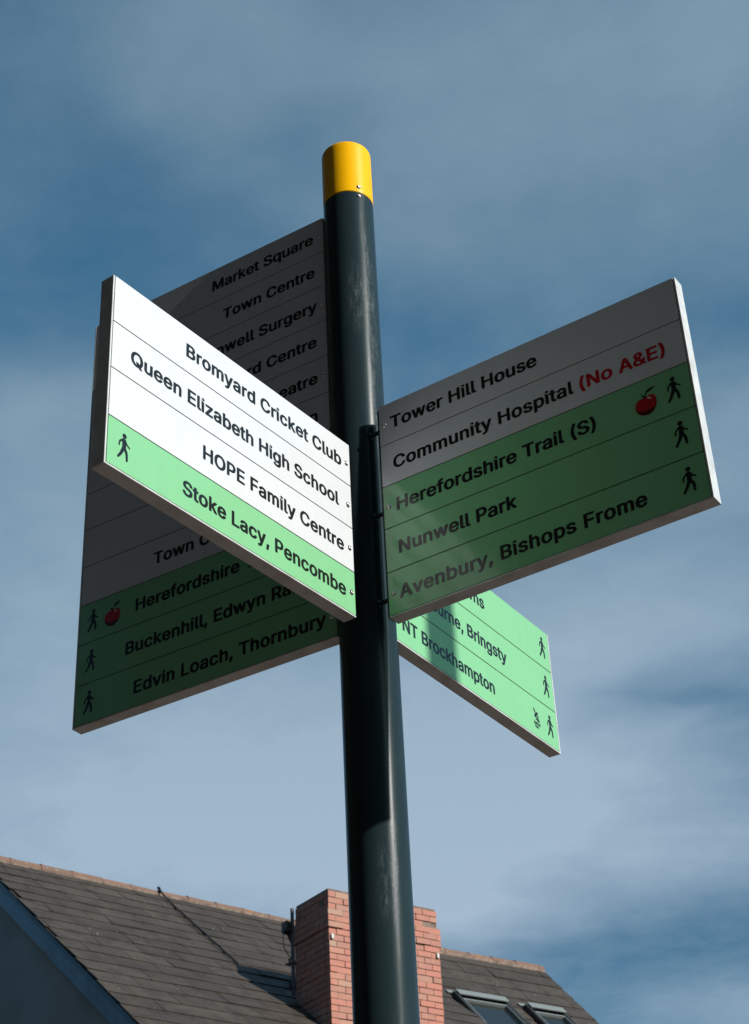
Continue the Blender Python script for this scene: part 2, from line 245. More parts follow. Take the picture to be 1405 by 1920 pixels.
# ------------------------------------------------------------------ lettering
GLYPHS = {
' ': [188,[]],
'&': [448,[[461,-9,466,2,462,13,431,49,401,88,426,141,434,174,434,202,438,220,432,234,414,243,339,242,329,237,323,231,320,224,320,202,314,195,299,209,281,231,264,252,258,263,300,297,316,313,330,331,347,366,352,384,352,424,347,441,333,470,316,491,297,506,268,521,243,529,222,532,179,532,154,528,118,514,92,499,74,481,57,454,49,427,49,366,57,345,71,316,95,284,97,277,64,250,38,224,21,199,10,174,6,152,6,113,14,81,28,52,43,32,57,18,72,8,114,-13,161,-24,225,-25,250,-21,279,-13,322,6,325,5,339,-9,357,-17,443,-17],[254,88,239,76,200,65,182,66,168,69,154,76,139,91,132,102,127,116,127,145,134,163,141,174,159,191,164,194,168,193,252,95],[189,346,178,359,171,374,166,388,166,409,174,427,182,436,197,442,207,441,218,436,229,424,234,402,228,384,216,366]]],
'(': [273,[[244,557,169,557,155,551,149,545,129,509,115,477,90,406,75,345,64,284,64,259,61,245,61,167,64,156,68,113,83,49,112,-30,140,-87,152,-105,166,-113,241,-114,259,-105,264,-94,219,13,201,67,186,131,185,145,182,156,182,188,178,202,179,217,182,227,182,263,201,363,226,445,263,534,263,542,259,549]]],
')': [273,[[28,557,14,549,9,538,43,456,61,402,75,349,91,267,94,192,91,177,91,152,87,131,68,52,36,-33,9,-94,14,-105,32,-114,107,-113,121,-105,133,-87,172,-5,193,59,205,109,209,149,212,159,212,252,209,267,208,288,198,349,179,420,161,470,129,538,121,549,103,557]]],
',': [188,[[18,-131,32,-137,89,-137,107,-129,112,-125,165,64,165,72,157,81,143,87,64,88,50,83,40,75,34,50,34,36,9,-111,10,-121]]],
'A': [480,[[193,525,175,516,171,509,0,38,-11,5,-11,-2,-7,-9,11,-18,93,-17,107,-10,114,-2,146,91,160,123,168,125,286,125,315,125,322,120,364,2,372,-10,390,-18,468,-18,486,-9,490,-2,490,5,312,495,303,512,297,519,282,525],[240,350,285,223,284,220,279,218,236,218,197,218,193,223,232,338,236,348]]],
'B': [456,[[37,516,32,502,32,5,37,-9,51,-17,58,-18,283,-18,312,-14,358,1,390,19,417,45,426,58,438,80,446,109,446,162,441,184,431,209,414,234,398,250,373,266,373,270,390,282,409,305,423,338,428,362,428,384,420,423,402,459,392,473,381,484,358,499,337,510,308,520,287,525,58,525,51,524],[155,212,162,214,244,214,269,210,295,198,310,184,320,170,328,138,323,116,310,95,294,83,262,75,162,75,155,77,153,84,153,205],[155,306,153,312,153,423,155,430,162,432,258,432,280,424,290,414,298,405,305,388,306,359,298,338,276,314,244,304,162,304]]],
'C': [510,[[414,492,374,514,328,529,306,532,228,532,178,521,128,496,103,479,73,449,56,424,41,399,23,352,12,288,12,220,19,174,31,134,56,84,76,56,99,33,128,12,171,-9,206,-20,231,-24,299,-25,324,-21,364,-9,406,12,435,33,453,51,471,77,493,124,501,156,498,166,492,173,478,179,403,179,385,170,377,156,370,134,361,120,332,91,321,84,285,73,253,72,224,80,203,91,169,124,148,159,137,199,133,224,133,291,148,349,159,370,180,399,205,420,221,428,249,436,289,436,328,421,351,402,368,377,382,341,389,335,399,330,478,329,496,338,500,345,501,359,493,388,479,420,454,456,431,479]]],
'D': [502,[[37,-9,51,-17,58,-18,255,-18,283,-14,337,1,380,22,405,39,431,66,445,84,466,123,477,152,484,180,489,209,489,302,477,359,463,395,434,441,421,455,390,481,351,503,315,517,276,525,58,525,51,524,37,516,32,502,32,5],[155,77,153,84,153,423,155,430,162,432,248,432,280,424,294,417,317,402,328,391,352,355,366,309,367,288,371,277,371,234,367,205,348,148,331,123,312,104,298,94,273,83,233,75,162,75]]],
'E': [419,[[394,-11,400,-5,403,2,403,55,398,66,383,74,162,75,155,77,153,84,153,202,155,209,162,211,362,211,380,220,385,234,384,288,380,295,365,303,162,304,155,305,153,312,153,423,155,430,162,432,380,433,394,441,399,455,398,509,394,516,380,524,58,525,51,524,37,516,32,502,32,5,37,-9,51,-17,58,-18,376,-18]]],
'F': [410,[[51,-17,130,-18,148,-9,152,-2,153,195,155,202,162,204,351,204,365,210,372,216,374,227,374,277,369,288,355,295,162,296,155,298,153,302,153,423,155,430,162,432,290,432,376,432,394,441,399,452,399,505,394,516,380,524,58,525,44,521,34,512,32,502,32,5,37,-9]]],
'H': [517,[[37,-9,55,-18,126,-18,140,-13,150,-5,153,5,153,205,155,212,162,214,355,214,361,212,364,205,364,5,366,-5,376,-13,390,-18,462,-18,480,-9,485,5,484,509,476,519,458,525,387,525,373,519,366,512,364,502,364,316,361,309,355,307,162,307,155,309,153,316,153,502,150,512,140,521,126,525,55,525,37,516,32,502,32,5]]],
'I': [300,[[286,-13,294,-9,299,2,299,55,294,66,276,75,219,75,212,77,210,80,210,423,211,430,215,432,276,432,294,441,299,455,297,510,290,519,272,525,29,525,19,522,8,516,3,505,3,452,8,441,26,432,83,432,88,427,88,84,86,77,83,75,26,75,8,66,2,52,4,-3,11,-11,29,-18,272,-18]]],
'L': [393,[[51,524,37,516,32,502,32,5,34,-5,44,-13,58,-18,369,-17,383,-9,389,5,388,59,383,66,369,74,162,75,155,77,153,84,153,505,148,516,130,525]]],
'M': [628,[[590,516,573,525,473,525,465,524,451,516,436,484,334,216,315,174,312,177,304,195,195,477,176,516,162,524,155,525,55,525,37,516,32,502,33,-2,37,-9,55,-18,130,-17,144,-9,148,-2,149,48,149,241,151,254,155,252,159,245,254,5,262,-9,276,-17,283,-18,348,-18,365,-9,377,12,465,238,469,245,473,246,474,234,475,-2,480,-9,498,-18,573,-18,590,-9,596,5,596,502]]],
'N': [523,[[37,-9,55,-18,130,-18,148,-9,152,-2,153,298,155,309,158,309,166,298,362,-9,380,-18,465,-18,473,-17,487,-9,492,5,492,502,487,516,469,525,394,525,376,516,372,509,371,209,369,198,365,198,358,209,163,516,148,524,140,525,55,525,37,516,32,502,32,5]]],
'O': [533,[[310,532,224,532,189,524,128,496,105,481,76,452,56,424,31,374,15,316,12,288,12,224,15,209,15,191,31,134,56,84,81,50,99,33,128,12,171,-9,206,-20,226,-23,299,-25,324,-21,364,-9,418,20,454,52,482,91,500,127,511,159,519,195,519,216,522,231,522,277,519,291,519,313,511,349,500,381,479,424,458,452,439,472,406,496,356,521],[281,72,253,72,224,80,203,91,185,107,167,126,148,159,138,195,133,220,133,284,137,309,148,349,159,370,180,399,205,420,221,428,253,436,285,436,314,428,351,402,375,370,386,349,397,309,398,295,401,284,401,224,389,170,379,145,362,120,332,91,310,80]]],
'P': [445,[[44,-13,58,-18,130,-18,144,-11,150,-5,153,5,153,159,155,166,162,168,273,168,312,176,365,201,380,211,402,234,424,273,430,291,438,338,438,359,435,370,435,384,423,423,405,456,392,473,383,480,362,495,326,513,283,525,58,525,44,521,34,512,32,502,32,5,34,-5],[155,434,162,436,223,436,237,432,255,432,283,420,299,405,313,377,317,348,313,320,305,298,294,283,276,269,248,261,162,261,155,263,153,270,153,427]]],
'Q': [533,[[492,-57,497,-46,493,-35,439,36,464,64,493,111,504,136,514,175,522,229,522,279,519,290,519,311,515,329,504,372,489,404,475,429,446,465,410,494,360,519,317,531,289,534,246,534,217,531,174,519,123,493,87,465,52,418,34,383,15,318,15,300,12,286,12,222,15,193,23,158,34,125,59,79,73,61,109,25,131,10,185,-15,221,-23,246,-23,260,-26,314,-23,342,-17,351,-25,374,-55,396,-65,474,-65],[271,438,296,433,324,423,342,409,362,390,371,375,386,347,397,308,401,283,401,222,396,197,386,161,371,133,367,132,364,135,339,168,324,176,242,177,224,168,219,158,223,143,239,124,274,75,271,70,264,70,217,82,192,99,163,133,145,168,137,197,133,222,133,290,145,340,156,365,173,390,196,413,214,424,242,434]]],
'R': [449,[[40,519,34,512,32,502,32,5,34,-5,44,-13,58,-18,130,-18,148,-9,153,5,153,173,155,177,162,179,219,179,226,177,238,159,325,-5,330,-10,348,-18,433,-18,451,-9,456,2,445,27,351,198,355,204,387,225,405,244,427,284,435,312,439,338,438,370,435,391,427,420,409,455,380,486,365,495,330,513,287,525,58,525],[155,434,162,436,223,436,237,432,255,432,280,424,298,411,313,384,317,362,317,348,309,312,294,293,280,281,258,275,240,275,226,271,162,271,155,274,153,280,153,427]]],
'S': [447,[[283,530,254,534,201,534,172,530,133,519,104,505,72,484,47,455,32,425,24,396,24,350,29,332,43,300,58,281,90,256,133,235,161,224,236,204,283,187,294,180,310,164,316,150,317,132,312,114,302,100,290,88,276,78,265,74,226,66,201,70,172,78,154,91,146,100,136,121,132,143,126,149,115,154,33,155,15,146,10,132,14,100,36,54,49,36,61,23,86,6,122,-11,154,-21,186,-27,261,-27,272,-23,286,-23,326,-11,361,6,386,23,399,36,412,54,427,82,434,107,438,146,434,175,416,214,394,241,358,265,301,290,226,310,181,325,158,341,147,357,146,389,156,411,171,425,186,433,222,441,254,437,269,431,284,421,298,407,315,368,329,360,408,359,426,368,431,379,426,407,416,436,399,464,376,487,361,497,311,522]]],
'T': [449,[[187,-18,262,-18,280,-9,285,2,285,423,287,430,294,432,423,432,441,441,446,452,445,509,441,516,426,524,262,525,26,525,9,516,3,505,3,452,8,441,16,437,30,432,155,432,162,430,164,427,164,5,169,-9]]],
'W': [686,[[-9,512,-12,505,-4,473,125,2,131,-9,150,-18,236,-18,250,-11,256,-5,269,30,335,280,340,292,343,295,347,291,421,16,430,-5,440,-13,454,-18,536,-18,554,-9,562,5,659,362,697,502,696,512,686,521,672,525,597,525,579,516,571,498,560,459,505,238,494,202,490,202,415,488,406,512,400,519,386,525,297,524,282,516,275,502,198,209,193,202,189,209,110,512,100,521,86,525,11,525,-3,519]]],
'a': [389,[[361,-10,366,4,366,268,363,279,362,293,354,318,340,343,314,369,264,394,221,402,161,402,139,398,104,387,61,363,31,333,13,293,20,279,36,271,89,256,104,256,111,257,125,265,139,287,149,297,161,305,189,313,200,313,218,308,229,302,240,290,244,275,247,254,243,250,232,245,161,238,104,226,75,216,54,205,38,193,21,175,6,147,2,129,2,86,10,58,21,36,39,13,64,-4,96,-18,129,-26,193,-26,232,-15,246,-8,268,-18,275,-19,343,-19],[246,157,248,136,240,108,234,97,211,75,196,68,171,63,146,68,132,77,124,86,120,108,125,123,142,140,193,152,211,152,243,158]]],
'b': [424,[[33,521,27,515,24,504,24,4,27,-6,33,-13,47,-19,119,-19,144,-6,169,-18,201,-26,258,-26,301,-14,329,0,354,17,367,29,387,58,402,86,417,144,417,172,420,186,417,208,417,236,412,258,402,290,380,329,354,360,329,377,301,391,276,399,254,403,201,402,169,394,147,384,144,385,142,394,142,508,137,519,122,526,115,528,47,527],[237,309,254,302,269,288,287,258,299,215,299,165,287,119,280,104,265,85,247,72,237,68,204,68,187,75,178,83,168,94,154,119,146,140,142,165,142,215,150,251,157,269,172,288,185,301,201,309]]],
'c': [396,[[333,11,363,40,372,54,387,83,391,97,390,104,386,112,364,123,318,134,297,134,279,126,265,97,243,75,225,67,207,66,186,68,171,76,156,90,139,115,127,154,124,190,132,240,146,272,164,295,179,305,189,309,207,311,222,309,243,302,264,280,279,254,297,246,322,246,354,254,379,264,387,276,387,290,372,322,359,340,339,360,314,377,293,387,257,399,232,403,179,402,154,398,132,391,89,369,74,358,56,340,43,323,30,301,21,279,10,244,6,219,6,158,17,104,24,86,35,65,52,40,75,17,100,0,139,-18,175,-26,236,-26,275,-18,307,-4]]],
'd': [424,[[393,521,379,527,307,528,300,526,286,519,281,508,281,394,279,387,275,386,247,398,225,402,172,403,150,399,132,394,89,373,75,363,49,336,25,295,14,261,6,222,6,161,10,129,24,83,42,51,59,29,75,13,89,4,132,-18,164,-26,225,-26,247,-21,282,-5,297,-14,311,-19,379,-19,393,-13,399,-6,402,4,402,504,399,515],[189,67,168,78,152,94,142,108,127,154,124,194,132,244,149,279,175,305,189,309,218,309,232,305,247,295,257,284,267,269,280,226,281,211,284,201,284,179,281,169,280,151,272,122,262,101,250,85,232,72,222,68]]],
'e': [404,[[129,391,100,377,78,361,52,336,28,297,9,240,6,215,6,161,9,133,21,94,35,65,50,42,75,17,89,7,132,-14,154,-21,182,-26,243,-26,282,-18,322,0,343,13,372,44,387,69,394,86,392,97,382,105,322,121,300,124,282,116,268,92,251,76,236,68,214,63,189,68,172,75,157,86,143,103,135,119,127,144,129,150,132,152,372,153,386,157,393,161,398,172,398,233,390,272,372,315,355,340,341,354,311,377,289,387,236,402,175,402],[131,240,131,247,135,261,146,279,161,295,175,305,204,312,222,309,239,302,254,288,262,279,272,258,276,244,272,239,139,238]]],
'f': [254,[[76,-18,148,-18,165,-9,170,-2,171,305,176,310,237,312,251,320,256,334,256,377,251,388,233,396,173,398,171,405,171,430,176,445,183,452,205,454,219,450,233,450,251,459,259,473,271,516,270,523,265,530,253,538,226,546,155,546,137,542,105,528,90,518,74,502,61,480,53,455,51,399,44,396,-2,395,-17,388,-21,380,-22,330,-17,320,1,311,48,310,53,305,53,2,58,-9]]],
'g': [425,[[393,389,379,396,307,396,282,383,243,398,222,403,172,403,147,398,104,381,72,360,43,327,24,294,17,276,6,223,6,158,10,133,21,98,35,69,59,37,97,11,125,-3,154,-11,236,-11,254,-7,279,5,284,1,280,-27,276,-42,270,-52,257,-65,247,-71,218,-79,193,-78,175,-75,160,-67,125,-30,111,-23,97,-22,82,-26,31,-56,24,-70,28,-84,45,-109,57,-122,82,-139,111,-153,143,-164,168,-168,239,-168,282,-160,304,-153,339,-135,366,-113,390,-74,398,-49,402,-20,402,373,399,383],[218,310,232,305,247,296,257,284,269,266,276,248,284,212,284,176,272,126,257,103,243,89,232,83,214,78,189,79,175,84,160,94,142,116,135,130,127,158,124,198,132,244,149,280,168,299,179,306,193,310]]],
'h': [410,[[37,521,27,512,24,502,24,5,27,-5,33,-11,47,-18,115,-18,133,-11,140,-3,142,5,142,238,146,259,154,277,176,300,187,306,204,311,215,311,233,306,252,288,262,270,267,252,267,184,267,5,270,-5,279,-13,294,-18,362,-18,376,-11,382,-5,385,5,385,277,377,309,355,348,329,374,287,395,269,400,247,403,212,403,183,399,147,385,144,386,142,395,142,505,137,516,122,524,115,525,47,525]]],
'i': [167,[[47,-18,118,-18,136,-9,141,2,141,377,136,388,118,396,47,396,29,388,24,377,24,2,29,-9],[13,495,14,470,25,447,32,440,65,425,104,425,129,437,140,445,147,454,155,473,155,491,145,516,132,528,97,543,68,542,36,528,21,512]]],
'k': [381,[[37,521,27,512,24,502,24,5,27,-5,37,-13,51,-18,119,-18,137,-9,142,5,142,127,144,134,147,136,154,135,158,131,265,-6,283,-17,376,-18,394,-9,399,2,395,12,364,52,244,204,237,216,242,223,370,352,384,373,382,384,376,390,362,396,272,395,254,386,151,279,144,276,142,284,141,509,137,516,119,525,51,525]]],
'l': [189,[[47,526,29,517,24,503,24,67,29,46,36,28,46,14,62,-1,83,-12,115,-20,165,-20,187,-16,204,-8,210,3,198,57,194,64,179,72,147,72,142,89,141,510,137,517,119,526]]],
'm': [610,[[579,-9,585,5,585,280,580,305,562,345,540,371,504,392,469,403,404,403,387,399,347,381,322,366,315,368,294,385,265,399,247,403,190,403,165,395,144,385,122,395,115,396,47,396,29,388,24,373,25,-2,29,-9,47,-18,115,-18,129,-13,137,-9,142,2,142,55,142,245,146,266,154,285,172,303,190,311,212,310,231,298,241,284,245,270,246,-2,251,-9,269,-18,340,-18,358,-9,363,5,363,255,368,273,375,288,390,303,408,311,429,311,447,303,456,295,462,284,467,266,468,-2,472,-9,490,-18,562,-18]]],
'n': [410,[[379,-9,385,5,385,277,373,316,352,352,329,374,287,395,247,403,215,404,183,399,144,384,122,395,115,396,47,396,29,388,24,373,24,88,24,2,29,-9,47,-18,115,-18,122,-17,137,-9,142,5,142,234,146,259,154,278,179,303,204,311,229,307,237,303,255,284,262,270,267,252,268,-2,272,-9,290,-18,362,-18]]],
'o': [415,[[275,394,236,402,179,402,154,398,132,391,89,369,64,349,42,322,28,297,14,258,6,219,6,158,17,104,24,86,35,65,50,42,75,17,100,0,139,-18,175,-26,239,-26,275,-18,307,-4,339,17,363,40,380,65,394,94,401,115,409,154,409,219,405,247,394,283,380,311,364,334,339,360,314,377],[207,311,225,309,243,302,264,280,276,261,283,240,291,197,291,172,288,151,280,122,272,108,263,94,243,75,229,68,207,66,186,68,172,75,149,97,139,115,132,136,123,186,132,240,139,258,153,283,164,295,179,305]]],
'p': [424,[[37,-156,47,-160,115,-161,122,-160,137,-152,142,-137,142,-16,144,-8,151,-8,176,-20,194,-25,269,-24,304,-13,326,-2,351,15,374,38,384,52,402,88,412,120,417,141,420,195,417,206,417,234,405,281,391,313,374,338,362,350,347,364,333,374,297,392,272,400,254,400,244,404,212,404,201,400,187,400,144,383,129,392,115,397,47,396,33,390,27,384,24,373,24,-137,27,-148],[219,64,197,69,189,73,167,95,161,106,150,127,142,163,142,213,146,238,154,259,171,288,194,306,222,311,248,306,267,291,280,273,291,248,299,213,299,170,295,145,287,120,272,94,254,76,240,69]]],
'q': [424,[[389,-156,399,-148,402,-137,402,373,399,384,393,390,379,396,311,397,297,392,282,383,254,396,236,400,222,400,211,404,179,404,150,399,118,388,97,378,74,363,63,352,42,327,21,284,9,245,9,231,6,220,6,159,9,134,17,102,39,56,61,26,81,9,100,-3,139,-20,161,-25,232,-25,250,-20,275,-8,279,-10,281,-16,281,-137,286,-152,300,-160,307,-161,379,-160],[204,64,175,73,146,102,132,138,123,188,127,223,142,270,152,284,172,303,189,310,204,311,218,310,236,303,261,278,269,266,276,245,284,198,280,152,265,106,252,88,239,76,225,69]]],
'r': [259,[[44,-17,119,-18,137,-9,141,-2,142,241,146,262,156,280,172,296,183,303,204,307,247,304,262,310,268,316,270,327,269,388,262,397,244,404,194,403,172,399,144,387,119,396,47,396,29,388,25,380,24,5,29,-9]]],
's': [365,[[58,8,102,-14,127,-22,152,-26,216,-26,241,-21,287,-4,316,13,338,36,356,72,360,94,361,115,356,140,332,183,312,198,277,216,244,226,162,246,150,254,139,269,139,286,143,294,159,308,180,313,198,313,213,308,228,294,244,269,262,260,284,260,334,271,344,277,351,283,353,290,344,317,321,354,299,372,255,394,237,399,216,403,155,402,109,391,73,373,52,356,36,336,21,304,18,286,18,258,27,228,46,197,66,182,109,161,216,134,232,122,239,108,238,94,228,79,209,68,184,63,155,68,147,72,136,83,127,96,119,115,105,123,77,124,27,112,18,108,12,104,7,94,12,72,30,35]]],
't': [227,[[219,-17,234,-9,242,5,229,58,223,65,208,71,169,68,161,73,157,80,153,105,153,301,155,308,158,310,208,310,226,319,231,330,230,380,226,387,212,395,162,396,155,398,153,469,148,480,130,489,80,489,55,488,44,482,38,476,35,469,33,398,30,396,-2,395,-17,387,-22,376,-22,330,-17,319,-2,311,30,310,35,305,35,87,40,58,47,41,58,21,80,0,108,-14,144,-22,201,-22]]],
'u': [410,[[29,390,24,375,24,115,32,75,46,43,56,29,76,9,104,-8,133,-18,151,-23,212,-23,269,-4,279,-13,294,-19,362,-19,379,-10,385,4,385,293,385,379,379,390,362,398,294,398,287,397,272,390,267,375,267,140,262,118,251,96,233,78,212,70,183,71,172,77,154,97,142,132,142,375,140,384,133,392,115,398,47,398]]],
'v': [389,[[-6,388,-11,377,-7,362,133,-2,137,-9,151,-17,233,-18,251,-9,270,34,357,262,399,373,397,384,391,390,376,396,298,396,283,390,277,384,268,362,213,205,198,166,194,164,183,188,124,355,109,388,94,395,87,396,12,396]]],
'w': [567,[[-3,384,-6,377,-1,359,106,5,114,-9,128,-17,203,-18,224,-6,232,12,270,148,281,184,285,184,338,2,342,-6,360,-17,367,-18,435,-18,449,-11,457,-2,468,27,528,225,572,373,571,380,567,388,553,395,474,396,456,388,445,362,399,200,395,202,388,223,346,380,342,388,328,395,246,396,228,388,220,373,186,245,171,200,167,202,163,212,125,352,114,385,92,396,21,396,6,392]]],
'y': [389,[[41,-158,62,-163,116,-163,149,-154,176,-141,196,-125,216,-97,230,-70,377,314,399,378,394,389,376,398,298,398,280,389,208,194,198,167,194,165,190,171,116,375,108,389,91,398,12,398,-6,389,-10,382,-10,375,-3,353,132,0,120,-40,113,-54,101,-66,91,-70,55,-67,41,-73,34,-79,21,-125,21,-140,26,-151]]],
'z': [380,[[361,-9,366,2,366,55,361,66,354,71,340,75,179,75,175,77,175,80,355,316,359,327,360,373,354,388,340,395,333,396,47,396,40,395,26,388,20,377,20,323,26,312,33,308,47,304,197,303,202,302,203,298,179,265,21,62,13,41,13,2,18,-9,33,-17,40,-18,340,-18,347,-17]]],
}
from mathutils.geometry import tessellate_polygon
_tess = {}
def glyph(ch):
    if ch not in _tess:
        adv, cs = GLYPHS[ch]; loops = [[Vector((c[i]/1000, c[i+1]/1000, 0)) for i in range(0, len(c), 2)] for c in cs]
        pts = [p for l in loops for p in l]; _tess[ch] = (adv/1000, pts, tessellate_polygon(loops) if loops else [])
    return _tess[ch]
TS = .0556; XS = 1.06
def natural(t): return (sum(glyph(c)[0] for c in t) - .07)*TS*XS
class Face:                    # the printed face of one sign: s runs from the post outwards, n towards the reader
    def __init__(self, yaw, px, py, zt, side, h=.0991, t=.0291):
        a = R(yaw); self.d = Vector((math.cos(a), math.sin(a), 0)); self.n = side*Vector((-self.d.y, self.d.x, 0))
        self.o = Vector((px, py, zt+GZ)); self.h = h; self.t = t; self.rd = -side   # +1: text runs with s, -1: against s
    def P(self, s, z, dep=0.): return self.o + self.d*s + Vector((0, 0, -z)) - self.n*dep
    def poly(self, mb, pts, mi, dep):          # flat print
        vs = [self.P(s, z, dep) for s, z in pts]; nrm = (vs[1]-vs[0]).cross(vs[2]-vs[0])
        ar = sum(pts[i][0]*pts[(i+1) % len(pts)][1]-pts[(i+1) % len(pts)][0]*pts[i][1] for i in range(len(pts)))
        idx = list(range(len(pts)))
        if (ar > 0) != (self.rd < 0): idx.reverse()
        mb.add(vs, [tuple(idx)], mi)
    def text(self, mb, t, row, s0, s1=None, mi=1, scale=TS, base=.648, track=.0009, dep=-.0003):
        nat = natural(t)*scale/TS
        if s1 is not None: track = (abs(s1-s0)-nat)/max(1, len(t)-1)
        x = -.035*scale*XS; z0 = (row+base)*self.h
        for i, ch in enumerate(t):
            adv, pts, tris = glyph(ch); k = []
            for q in pts: k.append(self.P(s0+self.rd*(x+q.x*scale*XS), z0-q.y*scale, dep))
            fs = []
            for tr in tris:
                tr = tuple(tr); nn = (k[tr[1]]-k[tr[0]]).cross(k[tr[2]]-k[tr[0]])
                fs.append(tr if nn.dot(self.n) > 0 else tr[::-1])
            mb.add(k, fs, mi); x += adv*scale*XS + track
        return track
    def fig(self, mb, loops, row, s, zrow, mi, dep, mm=.001):   # small print given in mm, y up, from a foot point
        for l in loops:
            pts = [(s+self.rd*x*mm, zrow*self.h-y*mm) for x, y in l]
            vs = [self.P(a, c, dep) for a, c in pts]
            tr = tessellate_polygon([[Vector((x, y, 0)) for x, y in l]]); fs = []
            for f in tr:
                f = tuple(f); nn = (vs[f[1]]-vs[f[0]]).cross(vs[f[2]]-vs[f[0]]); fs.append(f if nn.dot(self.n) > 0 else f[::-1])
            mb.add(vs, fs, mi); dep -= .00003
def circle(x, y, rx, ry=None, rot=0, n=20):
    ry = ry or rx; c, s = math.cos(rot), math.sin(rot)
    return [(x+rx*math.cos(a)*c-ry*math.sin(a)*s, y+rx*math.cos(a)*s+ry*math.sin(a)*c) for a in [2*math.pi*i/n for i in range(n)]]
def stroke(pts, w0, w1):       # tapered band with round ends
    out = []; L = []; Rr = []
    n = len(pts)
    for i, (x, y) in enumerate(pts):
        a = pts[max(0, i-1)]; c = pts[min(n-1, i+1)]; dx, dy = c[0]-a[0], c[1]-a[1]; l = math.hypot(dx, dy); w = (w0+(w1-w0)*i/(n-1))/2
        L.append((x-dy/l*w, y+dx/l*w)); Rr.append((x+dy/l*w, y-dx/l*w))
    return [L + Rr[::-1], circle(*pts[-1], w1/2), circle(*pts[0], w0/2)]
WALKER = [circle(0, 49.5, 4.9), [(-4.5, 43.5), (-1, 44.6), (2.5, 43.5), (4.6, 40), (4.4, 27), (3.6, 23.5), (-4.8, 23.5), (-4.6, 30), (-5.2, 38)]]
WALKER += stroke([(-3.4, 41.6), (-10, 35.5), (-11.6, 31), (-11.8, 27)], 4.0, 3.1) + stroke([(2, 41.5), (5.8, 35.2), (12.6, 31)], 3.8, 3.0)
WALKER += stroke([(-1.4, 25.5), (-5.5, 15.5), (-8.5, 10), (-13, 3.6)], 6.8, 4.6) + stroke([(.6, 25.5), (5, 19.5), (6.6, 14), (7.2, 4)], 6.6, 4.6)
APPLE = [(0, 38), (4, 40.5), (9, 41.8), (14, 41), (18.5, 37.5), (21.2, 31), (21.8, 24), (20, 15), (16, 7.5), (10, 2), (3, 0), (-4, .6), (-11, 3.5), (-17, 9), (-20.6, 16.5), (-21.5, 23), (-20, 30), (-16, 35.5), (-10.5, 38.6), (-5, 38.8)]
APPLE_RED = [(x, y) for x, y in APPLE if y > 14] ; APPLE_RED = [(0, 38), (4, 40.5), (9, 41.8), (14, 41), (18.5, 37.5), (21.2, 31), (21.8, 24), (20.5, 17), (16, 13), (9, 11), (1, 10), (-8, 10.6), (-15, 13.5), (-20.2, 19), (-21.5, 23), (-20, 30), (-16, 35.5), (-10.5, 38.6), (-5, 38.8)]
STALK = [(-1.5, 37), (-4.6, 43), (-7, 46), (-4.6, 47.2), (-2.4, 44.5), (0, 41), (1.5, 46), (4, 51.5), (9, 55), (15, 56.5), (22.5, 56.8), (18, 53), (12, 49.5), (5.5, 47.8), (2.4, 45), (1.6, 37.5)]
SHINE = circle(8.5, 35, 5.0, 2.3, -.55, 12)
LEAVES = [circle(-9, 29, 10.5, 3.3, 2.15), circle(3.5, 24, 6.6, 5.0, 1.0), circle(-6.5, 15, 6.4, 5.6, .3), circle(8, 14.5, 5.2, 2.6, 1.4), circle(8, 4, 6.6, 5.6, -.5), circle(-3, 5.5, 3.6, 2.8, .4), circle(1.5, 12, 4.2, 1.3, -.9)]

# ------------------------------------------------------------------ the signpost
post = thing('signpost', 'dark green fingerpost with yellow cap and four white and green direction signs', 'signpost')
mb = MB(); mb.lathe([(.057, 0), (.057, GZ+.7075), (.0555, GZ+.709), (.0555, GZ+.712)], 96)
mb.build('post', M_post, post)
mb = MB(); zc_ = GZ+.8667
mb.lathe([(.0553, GZ+.7085), (.0572, GZ+.7105), (.0574, GZ+.7125), (.0574, GZ+.722), (.0574, zc_-.022), (.0574, zc_-.0065), (.0571, zc_-.0035), (.0561, zc_-.0012), (.0545, zc_-.0002), (.052, zc_+.0003), (.03, zc_+.0012), (.0005, zc_+.0016)], 96)
cap = mb.build('cap', M_yellow, post)
def screw(parent, at, n, r=.0042, name='screw'):
    n = Vector(n).normalized(); a = n.orthogonal().normalized(); b_ = n.cross(a); m_ = 16; k = MB()
    ring = lambda rr, hh: [Vector(at)+n*hh+(a*math.cos(2*math.pi*i/m_)+b_*math.sin(2*math.pi*i/m_))*rr for i in range(m_)]
    prof = [(r*1.25, -.001), (r*1.25, r*.12), (r*1.08, r*.14), (r, r*.34), (r*.72, r*.62), (r*.46, r*.72), (r*.40, r*.35), (r*.02, r*.32)]
    vs = [];
    for rr, hh in prof: vs += ring(rr, hh)
    k.add(vs, [(j*m_+i, j*m_+(i+1) % m_, (j+1)*m_+(i+1) % m_, (j+1)*m_+i) for j in range(len(prof)-1) for i in range(m_)], 0, True)
    return k.build(name, M_steel, parent)
av = R(-63.2); nv = Vector((math.cos(av), math.sin(av), 0))
screw(cap, nv*.0574+Vector((0, 0, GZ+.7245)), nv, .0042)
screw(post, nv*.057+Vector((0, 0, GZ+.697)), nv, .0042)

